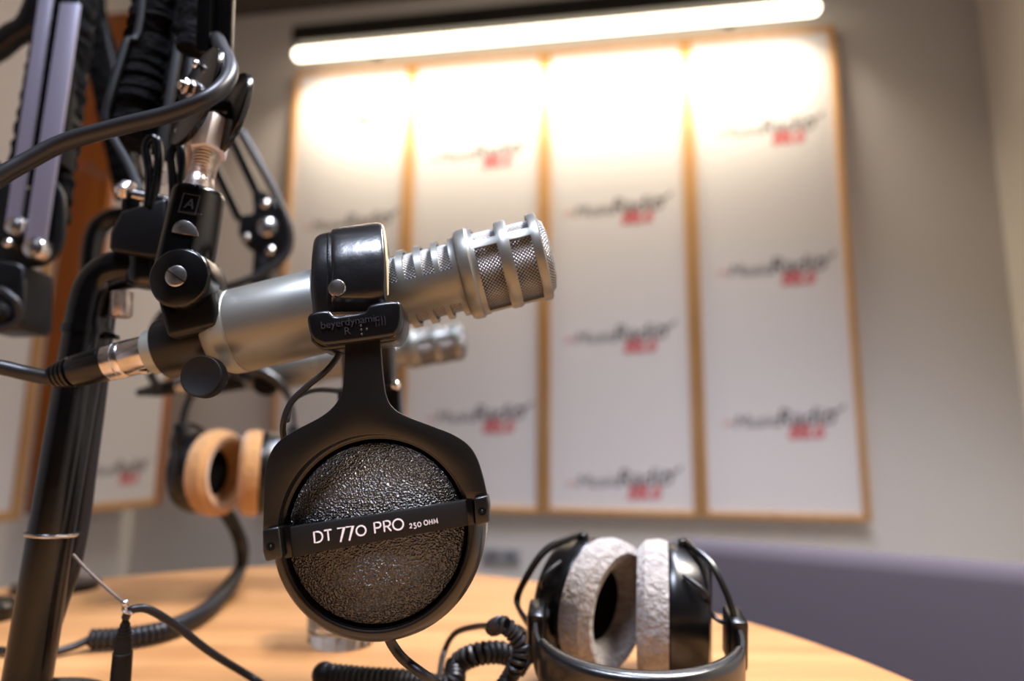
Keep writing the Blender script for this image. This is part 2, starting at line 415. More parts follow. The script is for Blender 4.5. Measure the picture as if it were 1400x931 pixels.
# the two boards on the left wall; Wd is out of that wall
LF = onplane(215, 690, wp(0, WALL, 0)*0 + wp(-1.47, 0, 0), Wd)
kz = -1.47                                                    # front plane of the left boards
def ln(x, y):
    p = onplane(x, y, wp(kz, 0, 0), Wd); return (p-PF).dot(Nd), p.z
n1 = ln(232, 560)[0]; n0 = ln(110, 600)[0]
dep = kz - SL - .001
lgs = []
for (x, y, w_) in ((166, 640, .36), (160, 245, .36)):
    n, z = ln(x, y); lgs.append((n-n0, z, w_))
panel('acoustic_panel', 'white logo board in deep oak frame with shaded orange stiles, behind the black stand pole', wp(kz, n0, ZB), Nd, Wd, n1-n0, ZB, ZT, dep, .03, lgs, 'logo boards on the left wall', M['oak_shaded'])
n3 = ln(42, 600)[0]
panel('acoustic_panel', 'orange oak framed board cut off by the left edge of the photo', wp(kz, n3-.6, ZB), Nd, Wd, .6, ZB, ZT, dep, .03, [], 'logo boards on the left wall')

# ------------------------------------------------------------------ long lamp
s0, s1 = -.945, 1.2; lo = WALL-.2; s0_l, s1_l = s0, s1
t = thing('linear_wall_lamp', wp((s0+s1)/2, lo, 2.56), 'long lit linear lamp with dark housing above the logo boards', 'lamp')
rbox(MB(), M['housing'], s0-.004, s1+.004, lo-.035, lo+.04, 2.655, 2.735, .004).build('housing', t)
mb = MB(); mb.tube(M['lamp'], [wp(s0+.02, lo, 2.617), wp(s1-.02, lo, 2.617)], .026, 20)
mb.ball(M['lamp'], wp(s0+.02, lo, 2.617), .026); mb.ball(M['lamp'], wp(s1-.02, lo, 2.617), .026)
mb.build('diffuser', t)
for s in (s0+.3, s1-.3): rbox(MB(), M['housing'], s-.02, s+.02, lo+.03, WALL-.001, 2.69, 2.71, .002).build('bracket', t)

# wall socket low on the far wall
p = onplane(685, 762, wp(0, WALL-.02, 0), Nd); ss = (p-PF).dot(Wd)
t = thing('wall_socket', wp(ss, WALL, p.z-.03), 'grey double wall socket low on the wall under the logo boards', 'socket')
rbox(MB(), M['socket'], ss-.075, ss+.075, WALL-.016, WALL-.001, p.z-.028, p.z+.03, .004).build('face_plate', t)
for k in (-.036, .036):
    mb = MB(); a = wp(ss+k, WALL-.0165, p.z); mb.lathe(M['outlet'], a, a+Nd, [(0, 0), (0, .019), (-.001, .02), (-.001, .0225), (.002, .0225)], 24); mb.build('outlet', t)

# ------------------------------------------------------------------ table
TZ = .75
top = smooth([Vector((x, y, TZ-.032)) for x, y in ((-.93, .52), (-.78, .70), (-.6, .85), (-.41, 1.0), (-.24, 1.035), (-.05, .978), (.08, .89), (.215, .75), (.272, .64), (.305, .5), (.33, .25), (.3, -.05), (.15, -.3), (-.2, -.45), (-.6, -.38), (-.9, -.12), (-1.0, .2))], 6, True)
t = thing('conference_table', (-.33, .3, 0), 'rounded light beech table with microphones and headphones on it', 'table')
MB().poly(M['beech'], top, (0, 0, .032), .004, 3).build('tabletop', t)
mb = MB(); mb.lathe(M['steel'], (-.33, .3, 0), (-.33, .3, 1), [(0, .3), (.012, .3), (.02, .06), (.05, .045), (.69, .045), (.7, .14), (TZ-.033, .14)], 40); mb.build('pedestal', t)

# ------------------------------------------------------------------ chair
A = T(893, 719, .81); Bp = T(1400, 768, .80)
ex = (Bp-A); ex.z = 0; cw = .56; ex.normalize(); ey = Vector((-ex.y, ex.x, 0))       # ey points away from the table
if ey.dot(Vector((1, 1, 0))) < 0: ey = -ey
t = thing('chair', Vector((A.x, A.y, 0)) + ex*cw/2 - ey*.2, 'chair with wide dark violet grey fabric back beyond the table edge', 'chair')
prof = []
def rr(w, h, r, n=7):
    pts = []
    for cx, cz, a0 in ((w-r, h-r, 0), (r, h-r, 90), (r*.6, r*.6, 180), (w-r*.6, r*.6, 270)):
        q = r if a0 in (0, 90) else r*.6
        for k in range(n+1):
            a = R(a0+90*k/n); pts.append((cx+q*math.cos(a), cz+q*math.sin(a)))
    return pts
tilt = Matrix.Rotation(R(-9), 3, ex)
org = Vector((A.x, A.y, .795)); hgt = .43
mb = MB(); mb.poly(M['chair'], [org + ex*(a-.006) + tilt @ (VZ*(b_-hgt)) for a, b_ in rr(cw, hgt, .045)], ey*.055, .022, 5); mb.build('backrest', t)
mb = MB(); mb.box(M['chair'], Vector((A.x, A.y, .43)) + ex*cw/2 - ey*.27, (cw-.06, .46, .07), .028, rot=Matrix((ex, ey, VZ)).transposed().to_4x4(), seg=4); mb.build('seat', t)
for sx in (.07, cw-.07):
    for oy in (.02, -.44):
        q = Vector((A.x, A.y, 0)) + ex*sx + ey*oy
        mb = MB(); mb.tube(M['steel'], [q, q + VZ*.4], .011, 12); mb.build('leg', t)
    q = Vector((A.x, A.y, .4)) + ex*sx + ey*.0
    mb = MB(); mb.tube(M['steel'], smooth([q - ey*.1, q + ey*.02 + VZ*.02, org + ex*sx + ey*.03 + tilt @ (VZ*(-.3))], 5), .011, 12); mb.build('back_support', t)

# ------------------------------------------------------------------ drinking glass
g = T(466, 880); t = tag(MB().lathe(M['glass'], g + VZ*.0005, g + VZ, [(0, 0), (0, .026), (.003, .028), (.09, .034), (.0905, .0335), (.0905, .0325), (.014, .0255), (.011, .02), (.010, 0)], 48).build('drinking_glass'), 'clear drinking glass on the table, mostly hidden behind the front earcup', 'glass')

# ------------------------------------------------------------------ front microphone
def axpt(x, Y): return S(x, 457-.2459*(x-308), Y)
def make_mic(root, ax0, ax1, u, dpx, tail=True):
    """ax0, ax1: world points of axis at px 210 and px 752; u = metres per px along the axis"""
    t = (ax1-ax0).normalized(); L = (ax1-ax0).length; k = L/(752-210)
    f = lambda x: (x-210)*k
    r = lambda q: q*u
    end = ax0 + t
    mb = MB(); mb.lathe(M['silver_light'], ax0, end, [(f(206), 0), (f(206), r(29)), (f(208), r(31)), (f(250), r(31)), (f(290), r(36)), (f(293), r(42)), (f(297), r(47)), (f(312), r(56.5)), (f(314), r(57)), (f(330), r(58)), (f(331), r(56.8)), (f(333), r(56.8))], 64); mb.build('rear_cap', root)
    mb = MB(); mb.lathe(M['silver'], ax0, end, [(f(332), r(57)), (f(333), r(58.3)), (f(446), r(58.3)), (f(448), r(57.5)), (f(449), r(54.5)), (f(470), r(54.2))], 64); mb.build('body', root)
    # slotted barrel and windowed head: a shell with openings over a steel mesh
    s = t.cross(Vector((0, 0, 1))).normalized(); n = s.cross(t)       # s away from the lens or to it, n up
    if s.y > 0: s = -s                                                # towards the lens
    xs = [462, 541]
    for c in (550, 574, 597, 619): xs += [c-7.5, c+7.5]
    xs += [632, 634, 636, 640, 650, 652, 655, 659, 688, 692, 700, 704, 731, 735, 742, 744]
    xs = sorted(set(x for x in xs if x != 541))
    rad = {632: 54.2, 634: 55, 636: 60.5, 640: 62.5, 650: 62.5, 652: 60.5, 655: 59.5, 659: 59.3, 688: 59, 692: 60.5, 700: 60.5, 704: 59, 731: 59, 735: 60.5, 742: 60, 744: 57.5}
    NA = 120
    def opening(xm, a):                                               # a: degrees, 0 faces the lens, + up
        a = (a+180) % 360 - 180
        if xm < 632:
            for c in (550, 574, 597, 619):
                if abs(xm-c) < 7: return -3 < a < 100 or -140 < a < -54
            return False
        if 659 < xm < 688 or 704 < xm < 731:
            pass
            return not (any(abs((a-b0+180) % 360 - 180) < 5.2 for b0 in (21, -85, 148)))
        return False
    tb = bmesh.new(); rings = []
    for x in xs:
        q = r(rad.get(x, 54.2))
        rings.append([tb.verts.new(ax0 + t*f(x) + (s*math.cos(2*math.pi*j/NA) + n*math.sin(2*math.pi*j/NA))*q) for j in range(NA)])
    for i in range(len(xs)-1):
        xm = (xs[i]+xs[i+1])/2
        for j in range(NA):
            if opening(xm, (j+.5)*360/NA): continue
            tb.faces.new((rings[i][j], rings[i+1][j], rings[i+1][(j+1) % NA], rings[i][(j+1) % NA]))
    bmesh.ops.recalc_face_normals(tb, faces=tb.faces)
    # make sure faces look outwards, then thicken inwards
    fc = tb.faces[0] if hasattr(tb.faces, '__getitem__') and not tb.faces.ensure_lookup_table() else None
    fc = tb.faces[0]; cen = fc.calc_center_median(); axp = ax0 + t*((cen-ax0).dot(t))
    if fc.normal.dot(cen-axp) < 0: bmesh.ops.reverse_faces(tb, faces=tb.faces)
    bmesh.ops.solidify(tb, geom=tb.faces[:], thickness=r(4.5))
    mb = MB(); mb._add(tb, M['silver']); mb.build('slotted_grille', root, sharp=30)
    mb = MB(); mb.lathe(M['mesh'], ax0, end, [(f(470), r(47)), (f(640), r(47)), (f(641), r(52)), (f(738), r(52)), (f(745), r(51)), (f(750), r(46)), (f(753), r(34)), (f(755), r(18)), (f(755.5), 0)], 96, cap=False); mb.build('wire_mesh', root)
MY = .412
a0, a1 = axpt(210, MY+.004), axpt(752, MY-.012)
t = thing('studio_microphone', axpt(480, MY), 'large silver broadcast microphone held by the black swivel clamp in front', 'microphone', 'studio microphones')
u0 = ppm(MY-.004, 430)
make_mic(t, a0, a1, u0, 1)
AX = (a1-a0).normalized()

# microphone cable with its plug
t = thing('microphone_cable', axpt(140, MY), 'thick black microphone cable looping left from boom arm to silver plug', 'cable')
kk = (a1-a0).length/(752-210)
def am(x): return a0 + AX*((x-210)*kk)
ru = ppm(MY, 500)
mb = MB(); mb.lathe(M['chrome'], am(0), am(1), [((x)*kk, r*ru) for x, r in ((148, 0), (148, 24), (149, 25), (163, 25.5), (164, 24.6), (166, 24.6), (167, 25.5), (172, 25.5), (173, 24.8), (174, 25.5), (206, 25.5), (207, 24), (207, 0))], 48, X=None); mb.build('plug_barrel', t)
pl = MB(); prof = [(70, 0), (70, 11)]
for i in range(4): prof += [(71+i*7, 16+i*1.6), (75+i*7, 16.6+i*1.6), (75.5+i*7, 13+i*1.6), (77.5+i*7, 13+i*1.6)]
prof += [(99, 20), (103, 22.5), (146, 24.5), (149, 24.5), (149, 0)]
pl.lathe(M['plastic'], am(0), am(1), [(x*kk, r*ru) for x, r in prof], 48); boot = pl.build('plug_boot', t)
mb = MB(); sidep = (-VY + VZ*.55).normalized()
for off, ww in ((0, 5), (1, 1.2), (-1, 1.2)):
    d = VZ*off*9*ru
    a = am(108) + (sidep + VZ*off*.42).normalized()*23.0*ru; b_ = am(140) + (sidep + VZ*off*.42).normalized()*24.6*ru
    mb.bar(M['plastic'], a, b_, ww*ru*1.2, 1.6*ru, VZ, .0002)
mb.build('grip_rib', boot)
mb = MB(); p = am(203) - VZ*25*ru - VY*.002; mb.box(M['chrome'], p, (.006, .006, .004), .001); mb.build('latch', t)
cp = smooth([S(297, 30, .45), S(297, 50, .436), S(302, 64, .414), S(314, 90, .39), S(309, 113, .378), S(282, 136, .37), S(232, 156, .37), S(160, 174, .371), S(90, 194, .37), S(40, 219, .366), S(-12, 250, .36), S(-90, 310, .355), S(-150, 400, .36), S(-120, 475, .38), S(-55, 495, .4), S(0, 502, .41), S(35, 510, .414), am(64), am(78)], 12)
mb = MB(); N = len(cp); mb.tube(M['rubber'], cp, [(12.2*ppm(.376) if i < N*.55 else 12.2*ppm(.376)+(10*ru-12.2*ppm(.376))*(i/N-.55)/.45) for i in range(N)], 18); mb.build('cable', t)

# ------------------------------------------------------------------ front boom arm
BY = .455                                                     # the pole's plane
u = ppm(BY, 600)
pole_px = [(71, 730), (103, 540), (117, 460), (124, 420), (133, 393), (150, 375), (175, 368), (208, 368)]
pp_ = [S(x, y, BY) for x, y in pole_px]
d0 = (pp_[0]-pp_[1]).normalized(); foot = pp_[0] + d0*((TZ+.004-pp_[0].z)/d0.z)
t = HB = thing('boom_arm', Vector((foot.x, foot.y, TZ)), 'black spring boom arm on leaning pole carrying the front silver microphone', 'boom arm', 'microphone boom arms')
mb = MB(); mb.tube(M['gloss'], [foot] + smooth(pp_, 8), 28.5*u, 32); mb.build('pole', t)
mb = MB(); mb.lathe(M['gloss'], Vector((foot.x, foot.y, TZ)), foot + VZ, [(0, 0), (0, .05), (.004, .05), (.007, .047), (.009, .02), (.016, .018), (.016, 0)], 40); mb.build('base_flange', t)
def ring(mb, m, c, ax, r, rr_, seg=40):
    s = Vector(ax).orthogonal().normalized(); n = Vector(ax).normalized().cross(s)
    pts = [Vector(c) + (s*math.cos(2*math.pi*k/seg) + n*math.sin(2*math.pi*k/seg))*r for k in range(seg)]
    mb.tube(m, pts, rr_, 8, closed=True); return mb
d1 = (pp_[1]-pp_[2]).normalized()
c = S(118.5, 453, BY); mb = MB(); mb.lathe(M['gloss'], c - d1*.003, c + d1, [(0, 28*u), (0, 31.5*u), (.005, 31.5*u), (.005, 28*u)], 40)
mb.pp(M['gloss'], [(140, 452), (157, 456), (158, 463), (140, 462)], BY-.004, .006, .0006); mb.build('pole_collar', t)
mb = ring(MB(), M['chrome'], S(71, 730, BY), d0 + VY*.0, 29.6*u, .0012); mb.build('wire_tie', t)
# cable running down behind the pole
mb = MB(); mb.tube(M['rubber'], smooth([S(150, 405, .47), S(146, 440, .468), S(140, 490, .468), S(132, 560, .468), S(121, 640, .468), S(112, 710, .468), S(99, 775, .466), S(80, 830, .466), S(60, 900, .466), S(50, 960, .47)], 8), .0052, 12); mb.build('pole_cable', t)
# socket block
mb = MB(); mb.pp(M['satin'], [(164, 288), (228, 268), (232, 348), (206, 352), (147, 342), (149, 318)], .436, .034, .003, 3); mb.build('socket_block', t)
mb = MB(); a = S(207, 340, .455); mb.lathe(M['gloss'], a, S(205, 398, .455), [(0, .015), (.022, .0155), (.026, .014), (.0275, .009), (.0275, 0)], 32); mb.build('socket_cup', t)
mb = MB(); mb.lathe(M['thread'], S(167, 400, .452), S(165, 438, .452), [(0, 0), (0, .007), (.0155, .007), (.017, .006), (.017, 0)], 24); mb.build('lock_screw', t)
# yoke hoops, pin and nut on the block
for px in ([(203, 282), (205, 240), (200, 205), (206, 190), (214, 192), (217, 215), (214, 250), (207, 285)], [(238, 290), (236, 240), (234, 212), (240, 198), (247, 203), (249, 225), (246, 262), (240, 292)]):
    mb = MB(); mb.tube(M['gloss'], smooth([S(x, y, .438) for x, y in px], 6), 6.2*ppm(.438), 14); mb.build('hoop', t)
mb = MB(); mb.lathe(M['chrome'], S(185, 267, .447), S(236, 277, .447), [(0, 0), (0, .0042), (.0245, .0042), (.0245, 0)], 24); mb.build('pivot_pin', t)
mb = MB(); mb.lathe(M['chrome'], S(160, 258, .446), S(185, 263, .446), [(0, 0), (0, .004), (.004, .0042), (.004, .0075), (.0105, .0075), (.0105, 0)], 6, bevel=.0006); mb.build('hex_nut', t)
mb = MB(); mb.lathe(M['chrome'], S(205, 240, .45), S(230, 245, .45), [(0, 0), (0, .005), (.011, .005), (.011, 0)], 20); mb.build('spacer', t)
mb = MB(); mb.pp(M['gloss'], [(170, 262), (185, 262), (192, 290), (184, 305), (170, 300), (165, 280)], .444, .004, .0008); mb.build('pivot_plate', t)
# rising lower arms: sleeves and rails up to the elbow above the frame
ELB = S(300, -560, .50)
def sleeve(mb, a, b_, r, n=46, seed=1, m=None):
    rnd = random.Random(seed); pts = []; rs = []
    for i in range(n+1):
        f = i/n; pts.append(a.lerp(b_, f) + Vector((rnd.uniform(-1, 1), rnd.uniform(-1, 1), 0))*r*.05); rs.append(r*(1 + .09*math.sin(i*2.4) + rnd.uniform(-.05, .05)))
    mb.tube(m or M['sleeve'], pts, rs, 24); return mb
mb = sleeve(MB(), S(183, 195, .495), S(224, -30, .51), .0185, 40, 3); mb.build('spring_sleeve', t)
mb = sleeve(MB(), S(230, 215, .49), S(266, -30, .50), .0105, 40, 5); mb.build('spring_sleeve', t)
mb = sleeve(MB(), S(224, -30, .51), ELB + Vector((-.03, 0, -.02)), .0185, 30, 4); mb.build('spring_sleeve', t)
mb = MB(); mb.strip(M['matte'], smooth([S(191, 262, .456), S(176, 225, .468), S(150, 180, .478), S(144, 160, .478), S(152, 125, .478), S(172, 60, .482), S(196, -20, .486), ELB + Vector((-.055, -.01, -.03))], 6), VX, .0062, .004, 4, 12); mb.build('rail', t)
mb = MB(); mb.bar(M['matte'], S(215, 235, .462), S(262, -40, .49), .006, .004, VX, .0006); mb.build('rail', t)
mb = MB(); mb.bar(M['satin'], S(240, 240, .466), S(276, -40, .49), .006, .004, VX, .0006); mb.build('rail', t)
mb = MB(); mb.lathe(M['satin'], ELB - VY*.035, ELB + VY, [(0, 0), (0, .03), (.004, .034), (.06, .034), (.064, .03), (.064, 0)], 32); mb.build('elbow', t)
# hanging upper arm: open channel ending in two plates
w = ppm(.42)
def chan(mb, m, x0, x1, Y0, Y1, ytop=-560, ybot=70, lean=.035):
    a = [(x0 + (ytop-0)*-lean*0, ytop), (x1, ytop), (x1-2, ybot), (x0-2, ybot)]
    pts = [S(x + (-y)*lean, y, Y0) for x, y in a]
    return mb.poly(m, pts, (0, Y1-Y0, 0), .0006)
mb = chan(MB(), M['gloss'], 271, 290, .42, .434); mb.build('channel_flange', t)
mb = chan(MB(), M['gloss'], 290, 317, .428, .432); mb.build('channel_web', t)
mb = chan(MB(), M['gloss'], 315.5, 318.5, .426, .4325, ybot=76); mb.build('channel_flange', t)
mb = sleeve(MB(), S(262, 70, .445), S(276, -120, .455), .0105, 30, 9); mb.build('spring_sleeve', t)
pe = Vector((.725, -.69, 0)); pn = Vector((-.69, -.725, 0))           # the two end plates: in-plane and outward directions
pc = [S(264, 131, .402)]; pc.append(pc[0] - pn*.0195 - VZ*.0065)
for c, hh in ((pc[0], .0305), (pc[1], .0275)):
    pts = []
    for k in range(48):
        a = 2*math.pi*k/48; q, v = math.cos(a), math.sin(a)
        pts.append(c + pe*math.copysign(abs(q)**.8, q)*.0305 + (VZ + VX*.17)*math.copysign(abs(v)**.85, v)*hh)
    mb = MB(); mb.poly(M['gloss'], pts, -pn*.0042, .0008, 3); mb.build('end_plate', t)
def pl(x, y): return onplane(x, y, pc[0], pn)
mb = MB(); mb.lathe(M['gloss'], S(280, 148, .415), S(330, 152, .418), [(0, 0), (0, .0066), (.024, .0066), (.024, 0)], 24); mb.build('spacer', t)
# nut and rivets on the plate
mb = MB(); b_ = pl(266, 123); a = b_ + (pn*.93 + VY*-.35 + VZ*-.12).normalized()*.0105
L = (b_-a).length
mb.lathe(M['chrome'], a, b_, [(0, 0), (0, .0026), (.0004, .003), (.003, .003), (.003, 0)], 20)
mb.lathe(M['chrome'], a.lerp(b_, .28), b_, [(0, 0), (0, .0046), (.0006, .0052), (.0052, .0052), (.0058, .0046), (.0058, 0)], 6)
mb.lathe(M['chrome'], a.lerp(b_, .72), b_, [(0, 0), (0, .0058), (.0012, .006), (.003, .006), (.003, 0)], 28); mb.build('hex_nut', t)
for x, y, q in ((268, 88, 5), (244, 180, 5), (263, 180, 5)):
    mb = MB(); mb.ball(M['chrome'], pl(x, y), q*w, (1.1, 1.1, 1.3)); mb.build('rivet', t)
# grey nut and threaded stud
tq = (S(272, 252, .408) - S(297, 150, .419)).normalized()
a = S(295, 166, .418)
mb = MB(); L = (S(284, 212, .414)-a).length; mb.lathe(M['nut'], a, a+tq, [(0, 0), (0, .0102), (.0012, .0116), (L-.0012, .0116), (L, .0102), (L, 0)], 6, bevel=.0004); mb.build('hex_nut', t)
a = S(284, 206, .414); L = (S(273, 262, .408)-a).length
mb = MB(); prof = [(0, 0), (0, .0082)]
for i in range(9): prof += [(L*(.04+.075*i), .0082), (L*(.055+.075*i), .0078), (L*(.075+.075*i), .0078), (L*(.09+.075*i), .0082)]
prof += [(L*.74, .0082), (L*.76, .0086), (L*.86, .0087), (L*.88, .0094), (L, .0094), (L, 0)]
mb.lathe(M['thread'], a, a+tq, prof, 36); mb.build('threaded_stud', t)
# swivel clamp
ba_, bb_ = S(273, 262, .4025), S(247, 392, .4025); L = (bb_-ba_).length; kw = ppm(.4025, 320)
def flat(v):
    v.co.y = max(v.co.y, .3885)
mb = MB(); mb.lathe(M['gloss'], ba_, bb_, [(0, 0), (0, 30*kw), (.0012, 33.2*kw), (.004, 34.8*kw), (L*.5, 36*kw), (L-.006, 37*kw), (L-.002, 33*kw), (L, 26*kw), (L, 0)], 96, post=flat)
sw = mb.build('swivel_barrel', t)
# mark, line and half-moon cut on the barrel
ctr = S(259, 279, .3879)
Xb = Matrix((Vector((.985, 0, -.17)).normalized(), Vector((.17, 0, .985)).normalized(), -VY)).transposed().to_4x4(); Xb.translation = ctr
mb = MB(); mb.text(M['emboss'], 'A', Xb, .0085, .0003, .1)
sq = [Xb @ Vector(p) for p in ((-.005, -.006, 0), (.005, -.006, 0), (.005, .006, 0), (-.005, .006, 0), (-.005, -.006, 0))]
mb.ribbon(M['emboss'], sq, .0005, -VY, .0003); mb.build('maker_mark', sw)
mb = MB(); mb.bar(M['chrome'], S(243, 289, .3878), S(275, 293, .3878), .0008, .0005, VY); mb.build('score_line', sw)
hm = [S(254 + 18*math.cos(a), 321 - 19*math.sin(a) + 3*math.cos(a), .3885) for a in [math.pi*k/16 for k in range(17)]]
mb = MB(); mb.poly(M['chrome'], hm, (0, -.0011, 0), .0004); mb.build('half_moon_insert', sw)
mb = MB(); c = S(244, 379, .378); mb.lathe(M['gloss'], c, c+VY, [(0, 0), (0, 38.5*ppm(.378)), (.0008, 41.5*ppm(.378)), (.0025, 43*ppm(.378)), (.014, 43*ppm(.378)), (.014, 0)], 56); hd = mb.build('hinge_disc', t)
mb = MB(); c = S(250, 381, .396); mb.lathe(M['gloss'], c, c+VY, [(0, 0), (0, 40*ppm(.4)), (.002, 42*ppm(.4)), (.02, 42*ppm(.4)), (.022, 39*ppm(.4)), (.022, 0)], 56); mb.build('hinge_disc', t)
c = S(240, 377, .3772); q = 15*ppm(.377)
mb = MB(); mb.lathe(M['chrome'], c, c+VY, [(0, 0), (0, q*.85), (.0004, q), (.002, q), (.002, 0)], 36)
mb.bar(M['foam'], S(228, 369, .377), S(253, 386, .377), .0009, .0006, VY); mb.build('slotted_screw', hd)
mb = MB(); mb.pp(M['satin'], [(212, 402), (236, 424), (270, 416), (288, 386), (299, 428), (296, 446), (228, 462), (222, 440)], .386, .036, .003, 3); mb.build('swivel_neck', t)
ra = am(226); rb = am(302); L = (rb-ra).length
mb = MB(); mb.lathe(M['satin'], ra, rb, [(0, 31.3*u0), (0, 40.5*u0), (.001, 42*u0), (L*.5, 42*u0), (L-.001, 42*u0), (L, 40.5*u0), (L, 36.5*u0)], 64); mb.build('clamp_ring', t)
c = S(274, 514, .378); q = 28*ppm(.378)
mb = MB(); prof = [(0, 0), (.0003, q*.88), (0, q*.92), (0, q*.97), (.0008, q), (.009, q), (.0098, q*.95), (.0098, 0)]
mb.lathe(M['matte'], c, c+VY, prof, 56); kb = mb.build('clamp_knob', t)
mb = MB()
for k in range(60):
    a = 2*math.pi*k/60; p = c + Vector((math.cos(a), 0, math.sin(a)))*q
    mb.bar(M['matte'], p + VY*.0012, p + VY*.0088, .0006, .0006, VZ)
mb.build('knurling', kb)
mb = MB(); mb.lathe(M['chrome'], c + VY*.009, c+VY, [(0, .004), (.018, .004)], 16); mb.build('clamp_screw', t)

# ------------------------------------------------------------------ front headphones
HX = Vector((math.cos(R(8.9)), 0, math.sin(R(8.9)))); HZ = Vector((-math.sin(R(8.9)), 0, math.cos(R(8.9))))
t = HP = thing('headphones', S(514, 727, .36), 'black headphones hanging over the silver microphone, round earcup facing front', 'headphones', 'studio headphones')
hy = .353
# headband: padded strip over the microphone
bp = [S(476, 428, hy+.004), S(476, 395, hy+.003), S(476, 360, hy+.005), S(477, 336, hy+.012), S(479, 328, hy+.024), S(484, 331, hy+.045), S(489, 340, hy+.07), S(494, 362, hy+.098), S(499, 410, hy+.122), S(503, 470, hy+.138), S(506, 540, hy+.146)]
bw = 100*ppm(hy)
ba = smooth(bp, 8)
mb = MB(); mb.strip(M['leather'], ba, HX, [bw*(1-.06*math.cos(i/len(ba)*14)**2*(1 if i < 8 else 0)) for i in range(len(ba))], .0125, 4.5, 36); mb.build('headband_pad', t)
# the buttoned flap on the pad
fl = smooth([S(491, 413, hy-.004), S(491, 396, hy-.0058), S(491, 370, hy-.0056), S(490, 345, hy-.003), S(489, 322, hy+.006), S(488, 314, hy+.022), S(490, 320, hy+.045), S(493, 330, hy+.065)], 8)
fw_ = 74*ppm(hy)
mb = MB(); mb.strip(M['leather'], fl, HX, fw_, [.0055 if i > 4 else .0035+.0005*i for i in range(len(fl))], 5, 32); fo = mb.build('leather_flap', t)
mb = MB(); mb.strip(M['leather_edge'], [p + HX*(fw_/2+.0001) + VY*.0022 + HZ*-.0004 for p in fl[4:]], HX, .0011, .0042, 4, 10); mb.build('flap_edge', fo)
st = MB()
for i in range(2, len(fl)-12):
    p = fl[i] - HX*(fw_/2+.0022) + VY*-.0004
    st.bar(M['matte'], p - HZ*.0005, p + HZ*.0006, .0007, .0006, HX)
st.build('stitching', fo)
c = S(460, 393, hy-.0098)
mb = MB(); q = 12.5*ppm(hy); mb.lathe(M['chrome'], c, c+VY, [(0, 0), (.00008, q*.5), (.0005, q*.87), (.0013, q), (.0022, q), (.0024, 0)], 32); mb.build('snap_button', fo)
def circ(cx, cy, r, a0, a1, n): return [(cx + r*math.cos(R(a0+(a1-a0)*k/n)), cy - r*math.sin(R(a0+(a1-a0)*k/n))) for k in range(n+1)]
def cr2(pts, n=6): return [(p.x, p.y) for p in smooth([Vector((x, y, 0)) for x, y in pts], n)]
# slider block with raised name
blk = [(420, 442), (420, 432), (429, 426), (448, 424), (457, 431), (470, 430), (498, 425), (506, 416), (537, 411), (547, 414), (549.5, 424), (548, 444), (541, 456), (529, 461), (455, 471), (440, 471), (428, 464), (422, 453)]
mb = MB(); mb.pp(M['plastic'], cr2(blk, 3), hy-.020, .023, .0022, 4); bl = mb.build('slider_block', t)
mb = MB(); mb.pp(M['plastic'], cr2([(421, 440), (450, 436), (500, 429), (548, 422), (550, 450), (542, 463), (530, 467), (452, 478), (437, 477), (425, 467)], 3), hy-.0155, .020, .0016, 3); mb.build('block_cover', bl)
def HM(px, py, Y):
    X = Matrix((HX, HZ, -VY)).transposed().to_4x4(); X.translation = S(px, py, Y); return X
fy = hy-.020
kk2 = ppm(fy)
mb = MB(); mb.text(M['emboss'], 'beyerdynamic', HM(479, 440, fy), 14.5*kk2, .0008)
for k in range(4):
    a = S(513+k*4.2, 440-k*.6, fy); mb.ribbon(M['emboss'], [a + HX*(.0004*math.cos(q)) + HZ*(.0024*math.sin(q)) for q in [R(-80+20*j) for j in range(9)]], .0004, -VY, .0003)
mb.build('raised_name', bl)
mb = MB(); mb.text(M['emboss'], 'R', HM(475, 453, fy), 15*kk2, .0005)
for dx, dz in ((0, 1), (0, 0), (0, -1), (1, 0)):
    mb.ball(M['emboss'], S(494, 451, fy) + HX*dx*7.5*kk2 + HZ*dz*6*kk2, 1.9*kk2, u=10, v=8)
mb.build('side_mark', bl)
# yoke
yy = .337
cx0, cy0, ri = 513, 727, 133
outl = cr2([(472, 455), (470, 505), (467, 536), (455, 556), (436, 571), (400, 590), (378, 606), (366, 628), (361, 660), (359, 726)])
outl += [(381, 726)]
outl += circ(cx0, cy0, ri, 174, 20, 40)
outl += [(648, 683), (667, 680)]
outl += cr2([(667, 680), (660, 650), (652, 626), (640, 608), (620, 594), (590, 582), (556, 569), (538, 558), (528, 542), (523, 510), (519, 455)])[1:]
mb = MB(); mb.pp(M['yoke'], outl, yy, .003, .0006, 2); yk = mb.build('yoke', t)
for px, sx, sy_ in (([(358, 724), (381, 720), (386, 763), (363, 768), (359, 755)], 370, 747), ([(648, 681), (666, 677), (669, 690), (669, 714), (650, 720)], 659, 699)):
    mb = MB(); mb.pp(M['yoke'], px, yy-.0045, .021, .001, 3); tb_ = mb.build('yoke_tab', yk)
    c = S(sx, sy_, yy-.0047); q = 5.6*ppm(yy)
    mb = MB(); mb.lathe(M['foam'], c, c+VY, [(0, q*.45), (-.0002, q*.6), (-.0002, q*.95), (.0003, q), (.001, q)], 20, cap=False); mb.ball(M['satin'], c + VY*.0005, q*.45); mb.build('screw', tb_)
